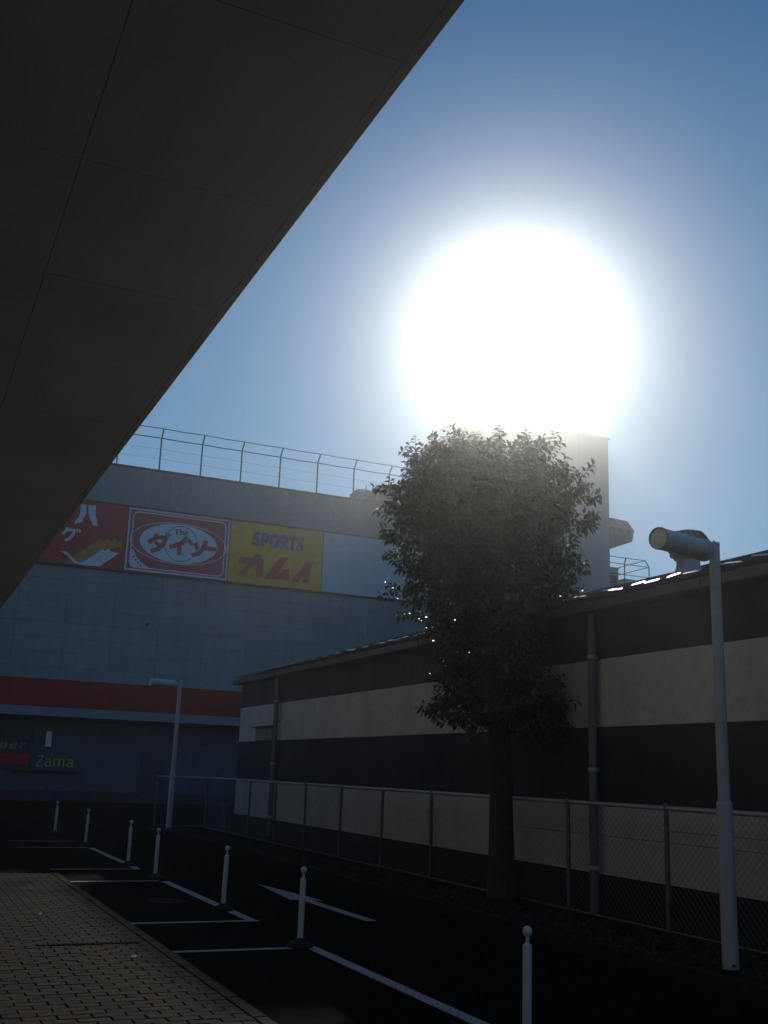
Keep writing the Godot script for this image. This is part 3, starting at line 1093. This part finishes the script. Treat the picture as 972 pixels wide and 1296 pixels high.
func fence(called: String, label: String, at: Vector3, turn: float, bays: int, bay: float) -> void:
	var o := thing(called, label, "fence", at, turn, "")
	var st := begin(true)
	tube(st, [Vector3(0, -0.05, 0), Vector3(0, 1.20, 0)], [0.024], 10)
	var pm := mesh_of(st)
	st = begin(true)
	lathe(st, [Vector2(0.027, 1.18), Vector2(0.029, 1.2), Vector2(0.02, 1.215), Vector2(0, 1.22)], 10)
	var cm := mesh_of(st)
	st = begin(true)
	tube(st, [Vector3(0, 1.175, 0), Vector3(bay, 1.175, 0)], [0.021], 10)
	var tm := mesh_of(st)
	st = begin(true)
	tube(st, [Vector3(0, 0.05, 0), Vector3(bay, 0.05, 0)], [0.013], 8)
	var bm := mesh_of(st)
	var net := mesh_panel(bay, 0.05, 1.165)
	for k in bays + 1:
		var t := Transform3D(Basis.from_euler(Vector3(rng.randf_range(-0.008, 0.008), 0, rng.randf_range(-0.006, 0.006))), Vector3(k * bay, 0, 0))
		var p := put("post", pm, M.fence_metal, o, t)
		put("post_cap", cm, M.fence_metal, p)
		if k < bays:
			var q := Transform3D(Basis(), Vector3(k * bay, rng.randf_range(-0.004, 0.004), 0))
			put("top_rail", tm, M.galvanised, o, q)
			put("bottom_rail", bm, M.fence_metal, o, q)
			put("chain_link_mesh", net, M.fence_metal, o, Transform3D(Basis(), Vector3(k * bay, 0, -0.026)))


func fences() -> void:
	# along the warehouse: posts every 1.67 m
	fence("chain_link_fence", "long grey chain link fence along the striped warehouse wall", Vector3(6.95, 0.1, -25.34), -PI / 2, 15, 1.67)
	fence("chain_link_fence", "short dark chain link fence crossing behind the far lamp post", Vector3(5.95, 0.08, -26.2), 0.0, 3, 1.67)
	# concrete footing strip under the long fence
	block("fence_footing", Vector3(6.89, 0.0, -25.5), Vector3(7.01, 0.135, 0.2), M.kerb_stone).set_meta("kind", "structure")


# ---------------------------------------------------------------- lamp posts

func lamp_posts() -> void:
	var post := thing("lamp_post", "tall grey lamp post with a thick lower sleeve at right, beside the warehouse fence", "lamp post", Vector3(6.33, 0.09, -7.12), 0.0, "lamp posts along the fence")
	var st := begin(true)
	lathe(st, [Vector2(0.066, -0.1), Vector2(0.066, 1.26), Vector2(0.062, 1.285), Vector2(0.05, 1.29)], 20)
	obj("sleeve", st, M.pole_paint, post)
	st = begin(true)
	lathe(st, [Vector2(0.05, 1.25), Vector2(0.046, 3.46)], 20)
	st.set_smooth_group(3)
	lathe(st, [Vector2(0.049, 3.44), Vector2(0.049, 3.475)], 20)
	st.set_smooth_group(4)
	lathe(st, [Vector2(0.049, 3.475), Vector2(0.0, 3.48)], 20)
	obj("pole", st, M.pole_paint, post)
	st = begin(true)
	lathe(st, [Vector2(0.012, 3.475), Vector2(0.012, 3.495), Vector2(0, 3.5)], 8)
	obj("top_bolt", st, M.pole_paint, post)
	var axis := Vector3(-0.965, 0.0, 0.26).normalized()
	st = begin(true)
	tube(st, [Vector3(0, 3.40, 0) + axis * 0.03, Vector3(0, 3.39, 0) + axis * 0.14], [0.022], 10)
	obj("bracket", st, M.pole_paint, post)
	# cylindrical floodlight: housing along the axis, lens at its free end
	var y := axis
	var x := Vector3.UP.cross(y).normalized()
	var t := Transform3D(Basis(x, y, x.cross(y)), Vector3(0, 3.385, 0))
	st = begin(true)
	lathe(st, [Vector2(0.0, 0.10), Vector2(0.05, 0.105), Vector2(0.078, 0.13), Vector2(0.084, 0.2), Vector2(0.092, 0.75), Vector2(0.096, 0.79), Vector2(0.093, 0.805), Vector2(0.086, 0.805), Vector2(0.084, 0.79)], 28, t)
	var head := obj("lamp_housing", st, M.pole_paint, post)
	st = begin(true)
	lathe(st, [Vector2(0.085, 0.79), Vector2(0.05, 0.797), Vector2(0, 0.80)], 28, t)
	obj("lens", st, M.lamp_lens, head)
	st = begin(true)
	for f in [0.14, 0.17, 0.20]:
		lathe(st, [Vector2(0.07, f), Vector2(0.097, f + 0.002), Vector2(0.097, f + 0.01), Vector2(0.07, f + 0.012)], 28, t)
	obj("cooling_fins", st, M.pole_paint, head)
	var far: Node3D = post.duplicate()
	far.name = numbered("lamp_post", self)
	far.position = Vector3(6.26, 0.07, -26.0)
	add_child(far, true)
	tag(far, "distant grey lamp post in front of the red awning, far left end of the fence", "lamp post", "lamp posts along the fence")


# ---------------------------------------------------------------- bollards

func bollards() -> void:
	var spots := [
		[3.50, -5.62, "nearest white bollard with ball top, cut by the bottom edge of the view"],
		[3.50, -9.36, "white bollard in front of the painted arrow, dented ball top, on a black rubber foot"],
		[3.52, -11.85, "white ball-top bollard at the near corner of the second bay, third from the front"],
		[3.52, -15.16, "white ball-top bollard at the far corner of the second painted bay, fourth from the front"],
		[3.55, -17.15, "white ball-top bollard at the near corner of the far bay, fifth from the front"],
		[3.55, -21.15, "small far white bollard, second from the back of the row"],
		[3.50, -24.85, "farthest and smallest white bollard, in front of the dark shop wall"],
	]
	var first: Node3D
	for s in spots:
		var o: Node3D
		if first == null:
			o = thing("bollard", s[2], "bollard", Vector3.ZERO, 0.0, "row of white bollards")
			first = o
			var st := begin(true)
			lathe(st, [Vector2(0.115, 0.0), Vector2(0.112, 0.018), Vector2(0.085, 0.042), Vector2(0.05, 0.052), Vector2(0.036, 0.075), Vector2(0.0, 0.076)], 24)
			obj("rubber_foot", st, M.rubber, o)
			st = begin(true)
			lathe(st, [Vector2(0.0265, 0.07), Vector2(0.0265, 0.562), Vector2(0.024, 0.57), Vector2(0.014, 0.574), Vector2(0.011, 0.585), Vector2(0.011, 0.612), Vector2(0.013, 0.618)], 18)
			obj("post", st, M.post_white, o)
			st = begin(true)
			var ball := []
			for k in 11:
				var a := -PI / 2 + PI * k / 10.0
				ball.append(Vector2(cos(a) * 0.0285, 0.641 + sin(a) * 0.030))
			lathe(st, ball, 18)
			obj("ball_top", st, M.post_white, o)
		else:
			o = first.duplicate()
			o.name = numbered("bollard", self)
			add_child(o, true)
			tag(o, s[2], "bollard", "row of white bollards")
		o.position = Vector3(s[0], 0.005, s[1])
		o.rotation = Vector3(rng.randf_range(-0.012, 0.012), rng.randf() * TAU, rng.randf_range(-0.012, 0.012))


# ---------------------------------------------------------------- the tree

func leaf_mesh() -> ArrayMesh:
	var st := begin(true)
	var prev := []
	for j in 6:
		var f := j / 5.0
		var w := 0.021 * sin(PI * pow(f, 0.8)) + (0.0012 if j == 0 else 0.0)
		var y := -0.018 * f * f
		var c := Vector3(0, y, f * 0.088)
		var cur := [c + Vector3(-w, w * 0.35, 0), c, c + Vector3(w, w * 0.35, 0)]
		if prev:
			quad(st, prev[0], prev[1], cur[1], cur[0])
			quad(st, prev[1], prev[2], cur[2], cur[1])
		prev = cur
	return mesh_of(st)


func tree() -> void:
	var o := thing("broadleaf_tree", "dark narrow broadleaf tree in front of the fence and warehouse, dense crown", "tree", Vector3(6.74, 0.12, -11.38))
	var at := o.position
	var st := begin(true)
	tube(st, [Vector3(0.02, -0.1, 0), Vector3(0.01, 0.04, 0), Vector3(-0.01, 0.35, 0), Vector3(-0.02, 1.0, 0), Vector3(-0.04, 1.7, 0), Vector3(-0.10, 2.6, -0.02), Vector3(-0.18, 3.6, -0.04), Vector3(-0.24, 4.6, -0.05), Vector3(-0.25, 5.2, -0.05)], [0.26, 0.185, 0.16, 0.14, 0.135, 0.11, 0.075, 0.04, 0.015], 14)
	obj("trunk", st, M.bark, o)
	var right := Vector3(0.914, 0, 0.406)
	var deep := Vector3(0.406, 0, -0.914)
	var blobs := [
		[Vector3(6.47, 4.55, -11.5), Vector3(1.15, 1.10, 1.08), 1.0],
		[Vector3(6.75, 4.95, -11.4), Vector3(0.95, 0.82, 0.95), 0.5],
		[Vector3(6.20, 5.0, -11.6), Vector3(0.70, 0.62, 0.7), 0.35],
		[Vector3(6.50, 3.60, -11.5), Vector3(0.98, 0.75, 0.95), 0.55],
		[Vector3(6.55, 2.95, -11.45), Vector3(0.62, 0.55, 0.62), 0.25],
		[Vector3(6.72, 2.35, -11.4), Vector3(0.86, 0.44, 0.80), 0.30],
		[Vector3(7.15, 2.20, -11.2), Vector3(0.42, 0.26, 0.45), 0.10],
	]
	var total := 0.0
	for b in blobs:
		total += b[2]
	var n := FastNoiseLite.new()
	n.seed = 11
	n.frequency = 1.5
	var places := []
	var colors := []
	var twigs := begin(true)
	var twig_count := 0
	for c in 2100:
		var pick := rng.randf() * total
		var b: Array = blobs[0]
		for q in blobs:
			b = q
			pick -= q[2]
			if pick <= 0:
				break
		var dir := Vector3(rng.randfn(), rng.randfn(), rng.randfn()).normalized()
		var bump := 1.0 + n.get_noise_3dv(Vector3(b[0]) + dir * 1.2) * 0.52
		var r := pow(rng.randf(), 0.38) * bump
		var v: Vector3 = dir * r
		var p: Vector3 = b[0] + right * (v.x * b[1].x) + Vector3.UP * (v.y * b[1].y) + deep * (v.z * b[1].z)
		var out: Vector3 = (p - Vector3(6.55, p.y - 0.25, -11.46)).normalized()
		var twig := (out + Vector3(rng.randf_range(-0.5, 0.5), rng.randf_range(-0.35, 0.6), rng.randf_range(-0.5, 0.5))).normalized()
		var long := rng.randf_range(0.14, 0.30)
		if twig_count < 700:
			twig_count += 1
			tube(twigs, [p - at - twig * 0.1, p - at + twig * long], [0.004, 0.0015], 4, false)
		sprig(places, colors, p, twig, long, rng.randi_range(14, 22))
	# upright shoots that stand out of the crown
	for s in [[-1.02, 5.05, 0.55, 0.06], [-0.92, 5.10, 0.62, 0.02], [-0.72, 5.15, 0.45, 0.1], [-0.55, 5.35, 0.62, 0.03], [-0.45, 5.4, 0.45, 0.12], [0.5, 5.5, 0.4, 0.1], [-1.15, 4.85, 0.35, -0.2], [-0.82, 5.0, 0.62, 0.0], [0.95, 5.1, 0.4, 0.2], [0.2, 5.55, 0.4, -0.05]]:
		var p: Vector3 = Vector3(6.5, 0, -11.48) + right * s[0] + Vector3.UP * s[1] + deep * rng.randf_range(-0.15, 0.15)
		var d: Vector3 = (Vector3.UP + right * s[3]).normalized()
		tube(twigs, [p - at, p - at + d * s[2]], [0.006, 0.002], 5, false)
		sprig(places, colors, p, d, s[2], 26)
	obj("twigs", twigs, M.bark, o)
	# limbs from the trunk into the crown
	for l in [[1.75, 0.75, 2.35, 0.4], [1.9, -0.7, 2.5, -0.2], [2.3, 0.6, 3.2, -0.5], [2.6, -0.75, 3.6, 0.3], [3.0, 0.8, 4.1, 0.2], [3.3, -0.8, 4.5, -0.3], [3.6, 0.6, 4.8, -0.6], [3.9, -0.55, 5.2, 0.5], [2.1, 0.1, 2.7, 0.7], [2.9, 0.1, 3.9, -0.8]]:
		st = begin(true)
		var a := Vector3(-0.05 - l[0] * 0.035, l[0], -0.02)
		var e: Vector3 = a + right * l[1] + deep * l[3]
		e.y = l[2]
		tube(st, [a, a.lerp(e, 0.4) + Vector3(0, 0.06, 0), e], [0.05, 0.03, 0.01], 8)
		obj("limb", st, M.bark, o)
	var mm := MultiMesh.new()
	mm.transform_format = MultiMesh.TRANSFORM_3D
	mm.use_colors = true
	mm.mesh = leaf_mesh()
	mm.instance_count = places.size()
	for i in places.size():
		var t: Transform3D = places[i]
		t.origin -= at
		mm.set_instance_transform(i, t)
		mm.set_instance_color(i, colors[i])
	var mi := MultiMeshInstance3D.new()
	mi.name = "crown"
	mi.multimesh = mm
	mi.material_override = M.leaf
	mi.set_meta("kind", "stuff")
	o.add_child(mi, true)


func sprig(places: Array, colors: Array, p: Vector3, d: Vector3, long: float, count: int) -> void:
	var side := d.cross(Vector3(0.3, 0.2, 0.9)).normalized()
	for k in count:
		var f := (k + 0.5) / count
		var a := k * 2.4 + rng.randf_range(-0.4, 0.4)
		var away := (side.rotated(d, a) * 1.0 + d * rng.randf_range(0.25, 0.7) + Vector3.DOWN * 0.25).normalized()
		var up := (Vector3.UP + Vector3(rng.randf_range(-0.5, 0.5), 0, rng.randf_range(-0.5, 0.5))).normalized()
		if absf(up.dot(away)) > 0.95:
			up = side
		var x := up.cross(away).normalized()
		var s := rng.randf_range(0.75, 1.2)
		places.append(Transform3D(Basis(x * s, away.cross(x) * s, away * s), p + d * (long * f) + away * 0.008))
		var k2 := rng.randf_range(0.7, 1.25)
		var young := 1.35 if f > 0.85 else 1.0
		colors.append(Color(0.040 * k2 * young, 0.060 * k2 * young, 0.022 * k2))


# ---------------------------------------------------------------- small things

func small_things() -> void:
	# covered drain channel across the walkway
	var d := thing("drain_channel", "dark slotted steel drain cover set across the brick walkway", "drain cover", Vector3(1.3, 0.036, -9.62))
	block("frame", Vector3(0, -0.02, -0.045), Vector3(0.86, 0.004, 0.045), M.steel_cover, d)
	for k in 21:
		block("bar", Vector3(0.012 + k * 0.04, 0.0042, -0.038), Vector3(0.034 + k * 0.04, 0.012, 0.038), M.steel_cover, d)

	# weeds and fallen leaves on the planting strip
	var mm := MultiMesh.new()
	mm.transform_format = MultiMesh.TRANSFORM_3D
	mm.use_colors = true
	mm.mesh = leaf_mesh()
	mm.instance_count = 1600
	for i in 1600:
		var t := Transform3D(Basis.from_euler(Vector3(rng.randf_range(-0.5, 0.5), rng.randf() * TAU, rng.randf_range(-0.6, 0.6))).scaled(Vector3.ONE * rng.randf_range(0.4, 0.9)), Vector3(rng.randf_range(5.9, 7.25), 0, rng.randf_range(-24, -4)))
		t.origin.y = 0.115 + rng.randf() * 0.03 if t.origin.x > 6.02 else 0.13
		mm.set_instance_transform(i, t)
		var k := rng.randf_range(0.5, 1.3)
		mm.set_instance_color(i, Color(0.05 * k, 0.03 * k, 0.016 * k))
	var mi := MultiMeshInstance3D.new()
	mi.name = "fallen_leaves"
	mi.multimesh = mm
	mi.material_override = M.dry_leaf
	mi.set_meta("kind", "stuff")
	add_child(mi, true)
	tag(mi, "brown fallen leaves scattered along the planting strip by the fence", "leaves")
	var blades := begin()
	for c in 260:
		var cx := rng.randf_range(6.05, 6.85)
		var cz := rng.randf_range(-24.0, -4.5)
		for k in 9:
			var a := rng.randf() * TAU
			var h := rng.randf_range(0.03, 0.11)
			var p := Vector3(cx + rng.randf_range(-0.06, 0.06), 0.08, cz + rng.randf_range(-0.06, 0.06))
			var w := Vector3(cos(a), 0, sin(a)) * 0.005
			var lean := Vector3(-sin(a), 0, cos(a)) * h * 0.5
			quad(blades, p - w, p + w, p + w * 0.7 + lean * 0.4 + Vector3.UP * h * 0.7, p - w * 0.7 + lean * 0.4 + Vector3.UP * h * 0.7)
			tri(blades, p - w * 0.7 + lean * 0.4 + Vector3.UP * h * 0.7, p + w * 0.7 + lean * 0.4 + Vector3.UP * h * 0.7, p + lean + Vector3.UP * h)
	var wm := StandardMaterial3D.new()
	wm.albedo_color = lin(0.022, 0.028, 0.012)
	wm.roughness = 0.7
	var weeds := obj("weeds", blades, wm)
	weeds.set_meta("kind", "stuff")
	tag(weeds, "low weeds growing along the planting strip at the fence foot", "weeds")
	# scraps of paper on the paving
	for s in [[1.56, -11.5, "tiny white paper scrap lying on the brick walkway beyond the drain cover"], [1.95, -8.9, "tiny white paper scrap on the bricks in front of the drain cover"]]:
		var ps := begin()
		var p := Vector3(s[0], 0.045, s[1])
		quad(ps, p + Vector3(-0.02, 0, 0.015), p + Vector3(0.018, 0.006, 0.02), p + Vector3(0.022, 0.012, -0.015), p + Vector3(-0.016, 0.002, -0.018))
		tri(ps, p + Vector3(-0.016, 0.002, -0.018), p + Vector3(0.022, 0.012, -0.015), p + Vector3(0.0, 0.022, -0.03))
		tag(obj("paper_scrap", ps, M.sign_white), s[2], "paper scrap")
